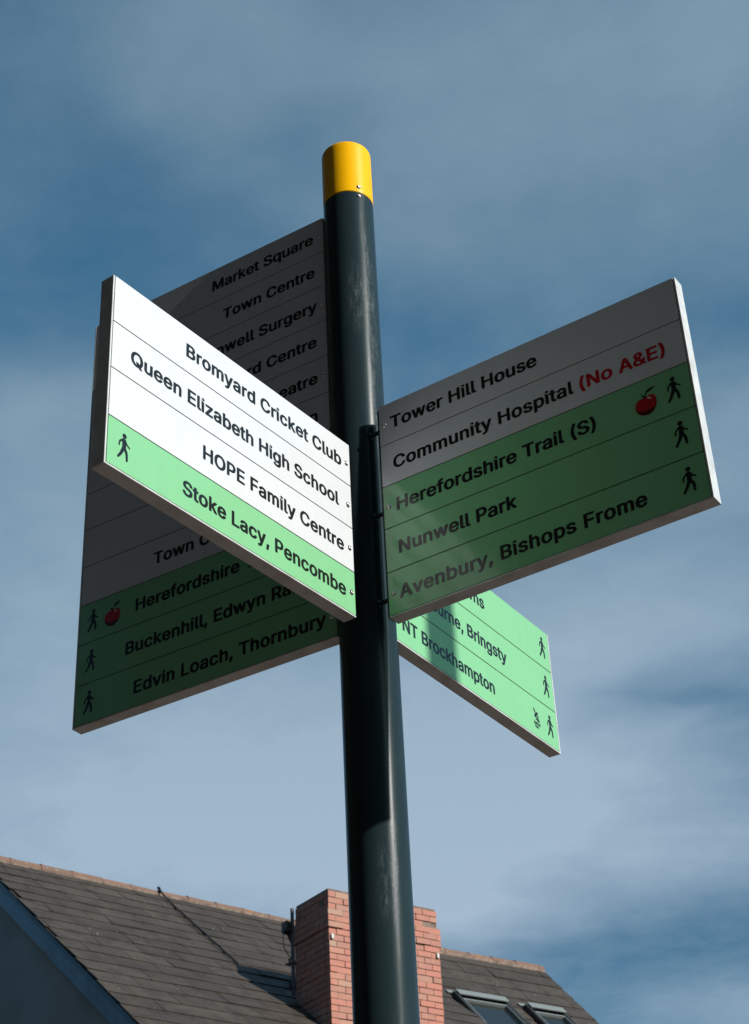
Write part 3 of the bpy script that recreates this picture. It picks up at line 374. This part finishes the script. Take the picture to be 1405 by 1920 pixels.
def sign(label, face, s_in, L, rows, screws, side_bolts=True):
    F_ = face; h = F_.h; n = len(rows); t = F_.t; lip = .0035
    mb = MB()
    dv, nv_, up = F_.d, F_.n, Vector((0, 0, 1))
    H = n*h
    mb.box(F_.P(s_in+.0005, H-lip, .0028), dv*(L-s_in-lip-.0005), -nv_*(t-.0056), up*(H-lip-.0004))     # core tray
    mb.box(F_.P(L-lip, H, -.0002), dv*lip, -nv_*(t+.0004), up*H)                                   # end lip
    mb.box(F_.P(s_in, H, -.0002), dv*(L-s_in-lip-.0001), -nv_*(t+.0004), up*lip)                     # bottom lip
    for i in range(1, n):                          # dark joint between two strips
        mb.box(F_.P(s_in+.001, i*h+.0011, .0007), dv*(L-s_in-lip-.003), -nv_*.002, up*.0022, 1)
    body = mb.build('sign_board', [M_alu, M_gap], post, .0006, 1, True); body['label'] = label
    for i, (colour, items, text) in enumerate(rows):
        k = MB(); z0, z1 = i*h+.0012, (i+1)*h-.0012
        if i == n-1: z1 = H-lip-.0012
        if i == 0: z0 = 0
        for dep in (0., t-.0024):
            k.box(F_.P(s_in+.0008, z1, dep), dv*(L-lip-.0018-s_in-.0008), -nv_*.0024, up*(z1-z0))
        items(F_, k, i)
        st = k.build('sign_strip', [M_green if colour == 'g' else M_white, M_black, M_red, M_apple, M_appledark, M_pale], body)
        st['label'] = (('green' if colour == 'g' else 'white') + ' strip ' + (('reading ' + text) if text else 'left blank'))
    for i in screws: screw(body, F_.P(s_in+.0125, (i+.5)*h, 0), nv_, .0046)
    # painted channel that holds the board on the post
    w = t-.0075; z0, z1 = .004, H-.004; dep = .0042
    c = MB(); c.box(F_.P(s_in, z1, dep)-dv*.006, dv*.0062, -nv_*w, up*(z1-z0)); br_ = c.build('bracket', M_post, body, .001, 2, True)
    for i in (screws if side_bolts else ()):       # stand-off bolts between the channel and the post
        a = F_.P(s_in-.004, (i+.5)*h, dep+w/2); a2 = a-dv*.06; flat = Vector((a.x, a.y, 0)); k = 0.
        while (flat-dv*k).length > .056 and k < .08: k += .001
        c = MB(); c.tube(a, a-dv*(k+.002), .0045, n=12); c.tube(a-dv*(k-.004), a-dv*(k+.002), .007, n=12); c.build('stand_off', M_post, body)
    return body
def T(*parts):
    def f(F_, k, i):
        for q in parts: q(F_, k, i)
    return f
def tx(t, s0, s1=None, mi=1, **kw): return lambda F_, k, i: F_.text(k, t, i, s0, s1, mi, **kw)
def txe(t, s_end, track=.0009):    # placed by the end that is nearest the post
    return lambda F_, k, i: F_.text(k, t, i, s_end-F_.rd*(natural(t)+track*(len(t)-1)), None, 1, track=track)
def walk(s): return lambda F_, k, i: F_.fig(k, WALKER, i, s, i+.745, 1, -.0003)
def apple(s):
    def f(F_, k, i):
        F_.fig(k, [APPLE], i, s, i+.80, 4, -.0003); F_.fig(k, [APPLE_RED], i, s, i+.80, 3, -.0005); F_.fig(k, [STALK], i, s, i+.80, 1, -.0007); F_.fig(k, [SHINE], i, s, i+.80, 5, -.0007)
    return f
def trust(F_, k, i):
    F_.fig(k, LEAVES, i, .519, i+.575, 1, -.0003, .00078)
    F_.text(k, 'National', i, .505, .533, 1, .0128, .665); F_.text(k, 'Trust', i, .507, .524, 1, .0128, .745)
none = lambda *a: None
A = Face(234.93, -.0203, -.1043, -.0305, 1)
B = Face(-32.76, .0425, -.0819, .0762, -1)
C_ = Face(148.96, -.0715, .0033, .6802, 1)
D = Face(57.77, .0763, .0196, -.134, -1)
sign('sunlit board pointing left, three white rows above one green row', A, 0, .6728, [
    ('w', tx('Bromyard Cricket Club', .484, .030), 'Bromyard Cricket Club'),
    ('w', tx('Queen Elizabeth High School', .621, .044), 'Queen Elizabeth High School'),
    ('w', tx('HOPE Family Centre', .4355, .032), 'HOPE Family Centre'),
    ('g', T(tx('Stoke Lacy, Pencombe', .4845, .031), walk(.629)), 'Stoke Lacy, Pencombe')], [0, 1, 2, 3], False)
sign('shaded board pointing right, two white rows above three green rows', B, 0, .6726, [
    ('w', tx('Tower Hill House', .029, .367), 'Tower Hill House'),
    ('w', T(tx('Community Hospital', .030, .435), tx('(No A&E)', .450, .631, 2)), 'Community Hospital (No A&E)'),
    ('g', T(tx('Herefordshire Trail (S)', .031, .475), apple(.5765), walk(.634)), 'Herefordshire Trail (S)'),
    ('g', T(tx('Nunwell Park', .030, .291), walk(.634)), 'Nunwell Park'),
    ('g', T(tx('Avenbury, Bishops Frome', .028, .549), walk(.634)), 'Avenbury, Bishops Frome')], [0, 2, 4])
sign('tall dark board behind the others, eight white rows above three green rows', C_, -.014, .6586, [
    ('w', tx('Market Square', .300, .016), 'Market Square'),
    ('w', tx('Town Centre', .267, .0145), 'Town Centre'),
    ('w', txe('Nunwell Surgery', .012), 'Nunwell Surgery'),
    ('w', txe('Bromyard Centre', .015), None),
    ('w', txe('Conquest Theatre', .015), None),
    ('w', txe('Tourist Information', .017), None),
    ('w', none, None),
    ('w', tx('Town Centre', .450), None),
    ('g', T(tx('Herefordshire Trail', .497), apple(.5615), walk(.6155)), 'Herefordshire'),
    ('g', T(tx('Buckenhill, Edwyn Ralph', .521), walk(.6155)), 'Buckenhill, Edwyn'),
    ('g', T(tx('Edvin Loach, Thornbury', .494, .014), walk(.6155)), 'Edvin Loach, Thornbury')], [0, 2, 4, 6, 8, 10])
sign('sunlit all green board behind the post, low on the right', D, -.047, .6185, [
    ('g', T(txe('Bromyard Downs', .323), walk(.583)), None),
    ('g', T(txe('Whitbourne, Bringsty', .402), walk(.582)), None),
    ('g', T(tx('NT Brockhampton', -.017, .338), trust, walk(.581)), 'NT Brockhampton')], [0, 1, 2])

# ------------------------------------------------------------------ the house behind
def rnd_island(nb): return nb.new('ShaderNodeNewGeometry').outputs['Random Per Island']
M_slate, nb, b = mat('weathered_slate', (.1, .09, .08), .62, 0, .35)
p = objc(nb); ri = rnd_island(nb)
c0 = nb.mix(ri, (.043, .033, .027), (.060, .047, .038))
c0 = nb.mix(nb.ramp(nb.noise(nb.scale(p, (1, 1, 1)), 3.2, 6, .65), .38, .72, 0, .75), c0, (.025, .019, .015))
c0 = nb.mix(nb.math('MULTIPLY', nb.ramp(nb.noise(p, 22, 3, .6), .645, .70), .8), c0, (.012, .010, .009))
c0 = nb.mix(nb.math('MULTIPLY', nb.ramp(nb.noise(p, 17, 2, .5), .755, .77), .8), c0, (.5, .5, .46))
nb.put(b.inputs['Base Color'], c0); nb.put(b.inputs['Roughness'], nb.ramp(nb.noise(p, 9, 5), .3, .7, .5, .75))
bump(nb, b, nb.noise(p, 30, 6, .65), .35, .02)
M_under = mat('roof_underlay', (.012, .011, .011), .9)[0]
M_ridge, nb, b = mat('lichened_ridge_clay', (.3, .15, .1), .85, 0, .2)
p = objc(nb); ri = rnd_island(nb)
c0 = nb.mix(ri, (.19, .108, .082), (.15, .10, .078))
c0 = nb.mix(nb.ramp(nb.noise(p, 3.5, 6, .7), .54, .66, 0, .85), c0, (.30, .135, .04))
c0 = nb.mix(nb.ramp(nb.noise(p, 13, 6, .7), .56, .66, 0, .75), c0, (.11, .095, .07))
c0 = nb.mix(nb.ramp(nb.noise(nb.scale(p, (1, 1, 1), (0, 0, 0), (4, 2, 1)), 15, 5, .7), .60, .68, 0, .85), c0, (.36, .34, .30))
nb.put(b.inputs['Base Color'], c0); bump(nb, b, nb.noise(p, 25, 6, .7), .6, .03)
M_brick, nb, b = mat('red_brick', (.4, .15, .1), .85, 0, .2)
p = objc(nb); ri = rnd_island(nb)
c0 = nb.mix(ri, (.43, .175, .13), (.35, .17, .135))
c0 = nb.mix(nb.ramp(nb.math('FRACT', nb.math('MULTIPLY', ri, 7.31)), .72, 1., 0, .75), c0, (.38, .25, .185))
c0 = nb.mix(nb.ramp(nb.noise(p, 6, 6, .7), .50, .72, 0, .6), c0, (.45, .23, .16))
c0 = nb.mix(nb.ramp(nb.noise(p, 40, 4, .7), .58, .75, 0, .6), c0, (.20, .085, .065))
nb.put(b.inputs['Base Color'], c0); bump(nb, b, nb.noise(p, 45, 6, .7), .6, .012)
M_mortar, nb, b = mat('mortar', (.24, .19, .155), .95, 0, .1)
p = objc(nb); nb.put(b.inputs['Base Color'], nb.mix(nb.ramp(nb.noise(p, 8, 5, .7), .35, .7), (.24, .175, .14), (.09, .065, .055))); bump(nb, b, nb.noise(p, 60, 5), .6, .01)
M_render, nb, b = mat('rendered_wall', (.35, .35, .34), .9, 0, .2)
p = objc(nb); nb.put(b.inputs['Base Color'], nb.mix(nb.ramp(nb.noise(p, .9, 6, .6), .35, .7), (.30, .30, .30), (.24, .24, .24))); bump(nb, b, nb.noise(p, 40, 6, .6), .35, .01)
M_barge, nb, b = mat('blue_grey_bargeboard', (.11, .17, .23), .45, 0, .4)
p = objc(nb); nb.put(b.inputs['Base Color'], nb.mix(nb.ramp(nb.noise(p, 2.2, 6, .65), .4, .7), (.13, .22, .30), (.085, .15, .21)))
M_frame = mat('dark_window_cladding', (.022, .020, .019), .35, 0, .5)[0]
M_flash, nb, b = mat('grey_flashing', (.19, .21, .205), .5, .2, .5)
M_glass, nb, b = mat('roof_window_glass', (.012, .014, .016), .04, 0, .9)
M_tube = mat('black_tube', (.010, .010, .011), .6, 0, .3)[0]
M_lead, nb, b = mat('weathered_lead', (.09, .09, .095), .6, .2, .4)
M_lamp = mat('black_housing', (.012, .012, .013), .4)[0]

ZG = Vector((0, 0, GZ))
house = thing('house', 'house with brown slate roof, brick chimney and lichened ridge tiles behind the signpost', 'house', (-4, 24, 0))
OFF = Vector((4, -24, 0))
class HB(MB):
    def build(s, name, mats, parent=None, **k):
        o = None; s.v = [v+OFF if parent_is(parent) else v for v in s.v]
        return MB.build(s, name, mats, parent, **k)
def parent_is(p): return True      # every house part lives in the house's own axes

class Slope:
    def __init__(s, o, az, pitch, length, run):
        a = R(az); s.r = Vector((math.cos(a), math.sin(a), 0)); s.h = Vector((s.r.y, -s.r.x, 0))
        s.dn = s.h*math.cos(R(pitch)) - Vector((0, 0, math.sin(R(pitch)))); s.n = s.r.cross(s.dn); s.n = s.n if s.n.z > 0 else -s.n
        s.o = Vector(o)+ZG; s.L = length; s.run = run
        s.b = -s.h*math.cos(R(pitch)) - Vector((0, 0, math.sin(R(pitch))))        # the hidden back slope
        s.nb = s.b.cross(s.r); s.nb = s.nb if s.nb.z > 0 else -s.nb
    def P(s, u, v, w=0.): return s.o + s.r*u + s.dn*v + s.n*w
S1 = Slope((-6.641, 22.835, 8.532), 39.0, 37.5, 7.921, 7.2)
S2 = Slope((-.504, 27.842, 8.555), 35.0, 44.5, 4.09, 6.6)

def roof(S, seed, holes=()):
    rnd = random.Random(seed); mb = HB()
    ex, wd, th = .405, .70, .014
    # under-roof slabs (front and back) below the slates
    mb.hexa([S.P(.02, .0, -.10), S.P(S.L-.02, .0, -.10), S.P(S.L-.02, S.run, -.10), S.P(.02, S.run, -.10), S.P(.02, .0, -.02), S.P(S.L-.02, .0, -.02), S.P(S.L-.02, S.run, -.02), S.P(.02, S.run, -.02)], 1)
    bb = lambda u, v, w: S.o+S.r*u+S.b*v+S.nb*w
    mb.hexa([bb(0, 0, -.1), bb(S.L, 0, -.1), bb(S.L, S.run, -.1), bb(0, S.run, -.1), bb(0, 0, 0), bb(S.L, 0, 0), bb(S.L, S.run, 0), bb(0, S.run, 0)], 0)
    row = 0; v = -.02
    while v < S.run:
        u = -(row % 2)*wd/2 + rnd.uniform(-.06, .06) + .02
        while u < S.L:
            u0, u1 = max(u, 0)+.004, min(u+wd, S.L)-.004; u += wd*rnd.choice((1, 1, 1, 1, .5))
            # keep neighbours butted
            u1 = min(u, S.L)-.004
            if u1-u0 < .05: continue
            cx_, cv = (u0+u1)/2, v+ex/2
            if any(a < cx_ < c and e < cv < f for a, c, e, f in holes): continue
            l0 = rnd.gauss(0, .0025); l1 = rnd.gauss(0, .0025); lift = .013+abs(rnd.gauss(0, .003)); sk = rnd.gauss(0, .006)
            v0, v1 = v-.02, v+ex+rnd.gauss(0, .004)
            e0 = rnd.gauss(0, .004) if u0 > .02 else rnd.uniform(-.02, .012)
            top = [S.P(u0, v0, 0), S.P(u1, v0, 0), S.P(u1, v1+sk, lift+l1), S.P(u0+e0, v1-sk, lift+l0)]
            bot = [q-S.n*th for q in top]
            mb.hexa(bot+top, 0)
        row += 1; v += ex
    return mb.build('roof', [M_slate, M_under], house)
def ridge(S, parent, seed, u0=0., u1=None):
    rnd = random.Random(seed); mb = HB(); u = u0; n = 12
    u1 = S.L if u1 is None else u1
    while u < u1-.05:
        L = min(.56, u1-u)
        rr = .098+rnd.gauss(0, .004); lift = rnd.gauss(0, .006); k = 5; tilt = rnd.gauss(0, .006)
        for part, (a, c, ra) in enumerate([(u, u+.05, rr+.007), (u+.05, u+L, rr)]):
            vs = []
            for j, uu in enumerate((a, c)):
                cpt = S.o + S.r*uu + Vector((0, 0, -.035+lift+tilt*(j-.5)))
                for i in range(n+1):
                    t = math.pi*(i/n)*1.16-.08*math.pi
                    vs.append(cpt + S.h*math.cos(t)*ra + Vector((0, 0, math.sin(t)*ra*.95)))
            f = [(i, n+1+i, n+2+i, i+1) for i in range(n)]
            mb.add(vs, f, 0, True)
            mb.add(vs[:n+1], [tuple(range(n+1))], 0); mb.add(vs[n+1:], [tuple(reversed(range(n+1)))], 0)
        u += L+.004
    # mortar bedding under the tiles
    mb.box(S.o+S.r*u0-S.h*.10+Vector((0, 0, -.13)), S.r*(u1-u0), S.h*.20, (0, 0, .10), 1)
    return mb.build('ridge_tiles', [M_ridge, M_mortar], parent, recalc=True)
SK = [(.80, 1.97, 1.89, 3.10), (2.37, 3.26, 1.95, 3.1)]
r1 = roof(S1, 11); ridge(S1, r1, 3, 0, S1.L-.3)
r2 = roof(S2, 12, [(a+.1, c-.1, e+.1, f-.1) for a, c, e, f in SK]); ridge(S2, r2, 5, .0)

# verge board and gable wall at the near end, walls down to the ground
mb = HB()
z_ = Vector((0, 0, 1))
def barge(S, u, sgn, mb):
    for dn, n_ in ((S.dn, S.n), (S.b, S.nb)):
        a = S.o+S.r*u+n_*-.035; c = a+dn*S.run
        mb.hexa([a-z_*.34, a-z_*.34+S.r*sgn*.03, c-z_*.34+S.r*sgn*.03, c-z_*.34, a, a+S.r*sgn*.03, c+S.r*sgn*.03, c])
barge(S1, .02, 1, mb); mb.build('bargeboard', M_barge, house, recalc=True)
mb = HB(); barge(S2, S2.L-.02, -1, mb); mb.build('bargeboard', M_barge, house, recalc=True)
mb = HB()
def gable(S, u, th):
    e1 = S.o+S.r*u+S.dn*(S.run-.5)-z_*.12; e2 = S.o+S.r*u+S.b*(S.run-.5)-z_*.12; ap_ = S.o+S.r*u-z_*.12
    pts = [Vector((e1.x, e1.y, 0)), Vector((e2.x, e2.y, 0)), e2, ap_, e1]
    k = [q+S.r*th for q in pts]
    mb.add(pts+k, [(0, 1, 2, 3, 4), (9, 8, 7, 6, 5)]+[(i, (i+1) % 5, 5+(i+1) % 5, 5+i) for i in range(5)])
gable(S1, .11, .3); gable(S2, S2.L-.41, .3)
for S in (S1, S2):
    for dn in (S.dn, S.b):
        a = S.o+S.r*.42+dn*(S.run-.55)-z_*.14; c = S.o+S.r*(S.L-.42)+dn*(S.run-.55)-z_*.14; w = S.h*(-.3 if dn is S.dn else .3)
        mb.hexa([Vector((a.x, a.y, 0)), Vector((c.x, c.y, 0)), Vector((c.x, c.y, 0))+w, Vector((a.x, a.y, 0))+w, a, c, c+w, a+w])
mb.build('wall', M_render, house, recalc=True)

# chimney of separate bricks round a mortar core
F0 = Vector((-.962, 21.529, 7.186))+ZG; ca = R(36.0); cr_ = Vector((math.cos(ca), math.sin(ca), 0)); cn = Vector((cr_.y, -cr_.x, 0))
CW, CD, CO, BL = 2.006, .92, .0955, .267
def course(mb, z, ins, k, rnd):
    w, d = CW-2*ins, CD-2*ins; o = F0+cr_*ins-cn*ins; o.z = z
    hgt = CO-.013
    fl = BL if k % 2 else BL/2
    for base, ax, dep, ln in ((o, cr_, -cn, w), (o-cn*d, cr_, cn, w)):
        u = 0.; first = True
        while u < ln-.02:
            L = min(fl if first else BL, ln-u); first = False
            if ln-u-L < .05: L = ln-u
            j = rnd.gauss(0, .005); q = base+ax*(u+.005)-dep*j
            mb.hexa([q+a*ax*(L-.010)+b2*dep*.11+Vector((0, 0, c*hgt+rnd.gauss(0, .0015))) for a, b2, c in ((0, 0, 0), (1, 0, 0), (1, 1, 0), (0, 1, 0), (0, 0, 1), (1, 0, 1), (1, 1, 1), (0, 1, 1))])
            u += L
    for base, ax, dep in ((o-cn*.115, -cn, cr_), (o-cn*.115+cr_*w, -cn, -cr_)):
        u = 0.; ln = d-.23; first = True
        while u < ln-.02:
            L = min(BL*.5 if first and k % 2 else BL, ln-u); first = False
            j = rnd.gauss(0, .005); q = base+ax*(u+.005)-dep*j
            mb.hexa([q+a*ax*(L-.010)+b2*dep*.10+Vector((0, 0, c*hgt)) for a, b2, c in ((0, 0, 0), (1, 0, 0), (1, 1, 0), (0, 1, 0), (0, 0, 1), (1, 0, 1), (1, 1, 1), (0, 1, 1))])
            u += L
mb = HB(); rnd = random.Random(4); zt = F0.z-.025
for k in range(44):
    course(mb, zt-(k+1)*CO, (0. if k < 3 else -.036 if k < 6 else -.012), k, rnd)
def core(ins, z0, z1): o = F0+cr_*ins-cn*ins; o.z = z0; mb.box(o, cr_*(CW-2*ins), -cn*(CD-2*ins), (0, 0, z1-z0), 1)
core(.010, zt-3*CO-.004, zt); core(-.026, zt-6*CO-.006, zt-3*CO-.004); core(-.002, 0, zt-6*CO-.006)
o = F0-cn*.02+cr_*.01; o.z = zt+.0005; mb.box(o, cr_*(CW-.03), -cn*(CD-.04), (0, 0, .03), 1)
chim = mb.build('chimney', [M_brick, M_mortar], house, recalc=True)
# downpipe-like conduit, floodlight, clips and wire on the dark far corner of the stack
kB = F0-cn*(CD+.03)-cr_*.035
mb = HB(); mb.tube(kB-z_*1.35, kB-z_*.02, .028, n=10); mb.build('conduit', M_lead, chim)
mb = HB(); q = kB-z_*.32-cr_*.05-cn*.03
mb.hexa([q+cr_*a+cn*b2+z_*c for a, b2, c in ((-.09, -.07, -.08), (.03, -.07, -.10), (.03, .07, -.10), (-.09, .07, -.08), (-.08, -.07, .09), (.01, -.07, .07), (.01, .07, .07), (-.08, .07, .09))])
mb.tube(q+cr_*.0-z_*.1, q+cr_*.08-z_*.30, .03, .02, 8)
mb.build('floodlight', M_lamp, chim, bevel=.012, recalc=True)
for dz, s_ in ((.86, 1.), (1.22, 1.)):
    mb = HB(); q = kB-z_*dz
    mb.tube(q+cr_*.05, q-cr_*.13-z_*.05, .035, .012, 8); mb.tube(q-cr_*.06+z_*.05, q-cr_*.06-z_*.07, .02, .014, 8); mb.build('bracket', M_lamp, chim)
mb = HB(); pts = [kB-cr_*.14-z_*.36, kB-cr_*.17-z_*.50, kB-cr_*.16-z_*.64, kB-cr_*.10-z_*.74, kB-cr_*.03-z_*.80]
for a, c in zip(pts, pts[1:]): mb.tube(a, c, .007, n=6)
mb.build('wire', M_lamp, chim)
for a in (.05, CW-.02):
    mb = HB(); o = F0+cr_*(a-.035 if a < 1 else a-.045); o.z = zt-8.0*CO+.01; mb.box(o+cn*.022, cr_*.045, cn*.02, (0, 0, .075)); mb.build('wall_clip', mat('pale_clip', (.42, .44, .42), .5)[0], chim, bevel=.008)

# thin dark tube laid down the slates from the ridge towards the chimney
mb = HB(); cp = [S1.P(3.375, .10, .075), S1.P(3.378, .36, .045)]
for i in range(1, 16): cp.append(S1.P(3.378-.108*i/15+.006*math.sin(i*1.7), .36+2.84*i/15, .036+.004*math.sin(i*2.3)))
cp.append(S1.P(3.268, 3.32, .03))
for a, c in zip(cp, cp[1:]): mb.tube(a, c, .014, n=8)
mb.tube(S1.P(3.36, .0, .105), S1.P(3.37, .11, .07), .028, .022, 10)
mb.build('roof_tube', M_tube, house)

# roof windows
def skylight(S, u0, u1, v0, v1, label=None):
    fr = HB(); fw = .085; hgt = .10
    P = S.P
    def bar(a, c, e, f, w0, w1, m_=fr): m_.hexa([P(a, e, w0), P(c, e, w0), P(c, f, w0), P(a, f, w0), P(a, e, w1), P(c, e, w1), P(c, f, w1), P(a, f, w1)])
    bar(u0, u0+fw, v0+.10, v1, -.03, hgt); bar(u1-fw, u1, v0+.10, v1, -.03, hgt); bar(u0+fw, u1-fw, v1-.10, v1, -.03, hgt*.9)
    bar(u0+.01, u1-.01, v0+.02, v0+.10, -.03, hgt*.95)
    w = fr.build('skylight', M_frame, house, bevel=.012, recalc=True)
    if label: w['label'] = label
    k = HB(); bar(u0+.06, u1-.005, v0, v0+.17, hgt+.004, hgt+.03, k); bar(u0-.06, u1+.06, v0-.10, v0+.0, .034, .044, k); k.build('top_flashing', M_flash, w, bevel=.006, recalc=True)
    k = HB(); bar(u0+fw+.01, u1-fw-.01, v0+.24, v0+.275, .02, hgt-.015, k); bar(u0+fw+.012, u0+fw+.03, v0+.28, v1-.11, .02, hgt-.01, k); bar(u1-fw-.03, u1-fw-.012, v0+.28, v1-.11, .02, hgt-.01, k); k.build('sash', M_flash, w, bevel=.004, recalc=True)
    k = HB(); bar(u0+fw+.002, u1-fw-.002, v0+.12, v1-.102, .0, .03, k); k.build('pane', M_glass, w, recalc=True)
skylight(S2, *SK[0], 'larger skylight beside the chimney'); skylight(S2, *SK[1], 'smaller skylight near the right end of the roof')

# ------------------------------------------------------------------ street light just outside the picture, towards the sun; its column shades the low green sign
lamp = thing('street_lamp', 'grey street lamp column standing on the paving beside the signpost', 'street lamp', (0, 0, 0))
M_galv, nb, b = mat('galvanised_steel', (.35, .36, .37), .45, .7)
LX, LY = 2.8688, -1.5511
mb = MB(); mb.lathe([(.11, 0), (.11, 1.2), (.08, 1.26), (.058, 1.3), (.058, 7.2), (.05, 7.4)], 32, (LX, LY)); mb.build('column', M_galv, lamp)
mb = MB(); mb.tube((LX, LY, 7.3), (LX-.1, LY-.9, 7.6), .03, .025); mb.build('arm', M_galv, lamp)
mb = MB(); mb.hexa([(LX-.22+a, LY-1.45+c, 7.56+e) for a, c, e in ((0, 0, 0), (.24, 0, 0), (.24, .6, 0), (0, .6, 0), (.04, .08, .12), (.2, .08, .12), (.2, .55, .1), (.04, .55, .1))]); mb.build('lantern', M_galv, lamp, bevel=.03, recalc=True)

# ------------------------------------------------------------------ unseen building, added behind the camera to keep sky light off the signs
bl = thing('sky_blocker_building', 'tall dark brick building with rows of sash windows, added unseen to block sky light', 'building', (0, 0, 0))
M_dbrick, nb, b = mat('dark_brick', (.09, .05, .04), .9, 0, .2)
p = objc(nb); br = nb.new('ShaderNodeTexBrick'); nb.put(br.inputs['Vector'], p); br.inputs['Scale'].default_value = 4
nb.put(br.inputs['Color1'], (.085, .045, .035)); nb.put(br.inputs['Color2'], (.06, .036, .03)); nb.put(br.inputs['Mortar'], (.06, .055, .05)); nb.put(b.inputs['Base Color'], br.outputs[0])
M_trim = mat('stone_trim', (.2, .18, .16), .8)[0]
wn = Vector((.545, .839, 0)).normalized(); wr = Vector((wn.y, -wn.x, 0)); wo = -wn*6.0; BH = 15
mb = MB(); mb.box(wo-wr*5.5, wr*50.5, -wn*10, (0, 0, BH)); mb.build('wall', M_dbrick, bl, recalc=True)
mb = MB(); a, c = wo-wr*5.8+Vector((0, 0, BH))+wn*.4, wr*51.1
mb.add([a, a+c, a+c-wn*5.4+Vector((0, 0, 4)), a-wn*5.4+Vector((0, 0, 4)), a-wn*10.8, a+c-wn*10.8], [(0, 1, 2, 3), (3, 2, 5, 4), (0, 3, 4), (1, 5, 2), (0, 4, 5, 1)]); mb.build('roof', M_slate, bl, recalc=True)
for i in range(12):
    for j in range(4):
        q = wo+wr*(-4.5+i*3.1)+Vector((0, 0, 1+j*3.4)); k = MB()
        k.box(q+wn*.003-wr*.1, wr*1.3, wn*.08, (0, 0, .1)); f = k.build('window_sill', M_trim, bl)
        k = MB(); k.box(q+wn*.004+Vector((0, 0, .1)), wr*1.1, wn*.03, (0, 0, 1.9)); k.build('window', M_glass, bl)

# ------------------------------------------------------------------ unseen dark trees, added on the left to block sky and darken reflections
M_leaf, nb, b = mat('dark_leaf', (.03, .05, .02), .55, 0, .3)
nb.put(b.inputs['Base Color'], nb.mix(rnd_island(nb), (.016, .028, .012), (.045, .065, .024)))
M_bark = mat('bark', (.05, .04, .03), .9)[0]
def tree(x, y, h, r, seed, label):
    t = thing('sky_blocker_tree', label, 'tree', (x, y, 0)); t['group'] = 'unseen trees added to block sky light'; rnd = random.Random(seed)
    mb = MB(); mb.tube((0, 0, 0), (.1, 0, h*.35), .28, .2, 12, 0, False)
    for i in range(7):
        a = i*2.4; z = h*(.28+.07*i); mb.tube((.06, 0, z), (r*.7*math.cos(a), r*.7*math.sin(a), z+h*.16), .1, .03, 8, 0, False)
    mb.tube((.1, 0, h*.35), (0, .1, h*.9), .2, .04, 10, 0, False); mb.build('trunk', M_bark, t)
    lobes = [(Vector((rnd.uniform(-1, 1)*r*.62, rnd.uniform(-1, 1)*r*.62, h*rnd.uniform(.28, .86))), rnd.uniform(.28, .5)*r) for _ in range(26)]
    mb = MB()
    for i in range(6000):
        c, rr = rnd.choice(lobes); d = Vector((rnd.gauss(0, 1), rnd.gauss(0, 1), rnd.gauss(0, 1))).normalized()
        p_ = c+d*rr*rnd.uniform(.55, 1.05); a = Vector((rnd.gauss(0, 1), rnd.gauss(0, 1), rnd.gauss(0, 1))).normalized(); b_ = a.orthogonal().normalized(); s_ = rnd.uniform(.16, .30)
        mb.add([p_-a*s_, p_+b_*s_*.5, p_+a*s_, p_-b_*s_*.5], [(0, 1, 2, 3)])
    mb.build('crown', M_leaf, t); return t
first = None
for x, y, k_, lb in [(-9.1, 3.2, 1.3, 'tallest unseen dark leafy tree, added to block sky light'), (-12.8, -0.4, 1.3, 'unseen dark leafy tree added between the tall brick building and the tallest tree'), (-14.5, 9.5, 1.0, 'unseen dark leafy tree added to shade the grey gable wall from the sky'),
                     (-18.5, 15., 1.05, 'second unseen dark leafy tree added to shade the grey gable wall from the sky'), (-18., 22.5, 1.1, 'unseen dark leafy tree added level with the end of the slate roof'), (-20.5, 29., 1.0, 'unseen dark leafy tree added farthest back, behind the house')]:
    if first is None: first = tree(0, 0, 14, 3.6, 31, lb); t = first
    else:
        t = first.copy(); col.objects.link(t)
        for ch in first.children: c = ch.copy(); col.objects.link(c); c.parent = t
        t['label'] = lb
    t.location = (x, y, 0); t.rotation_euler = (0, 0, x*1.7); t.scale = (k_, k_, k_)
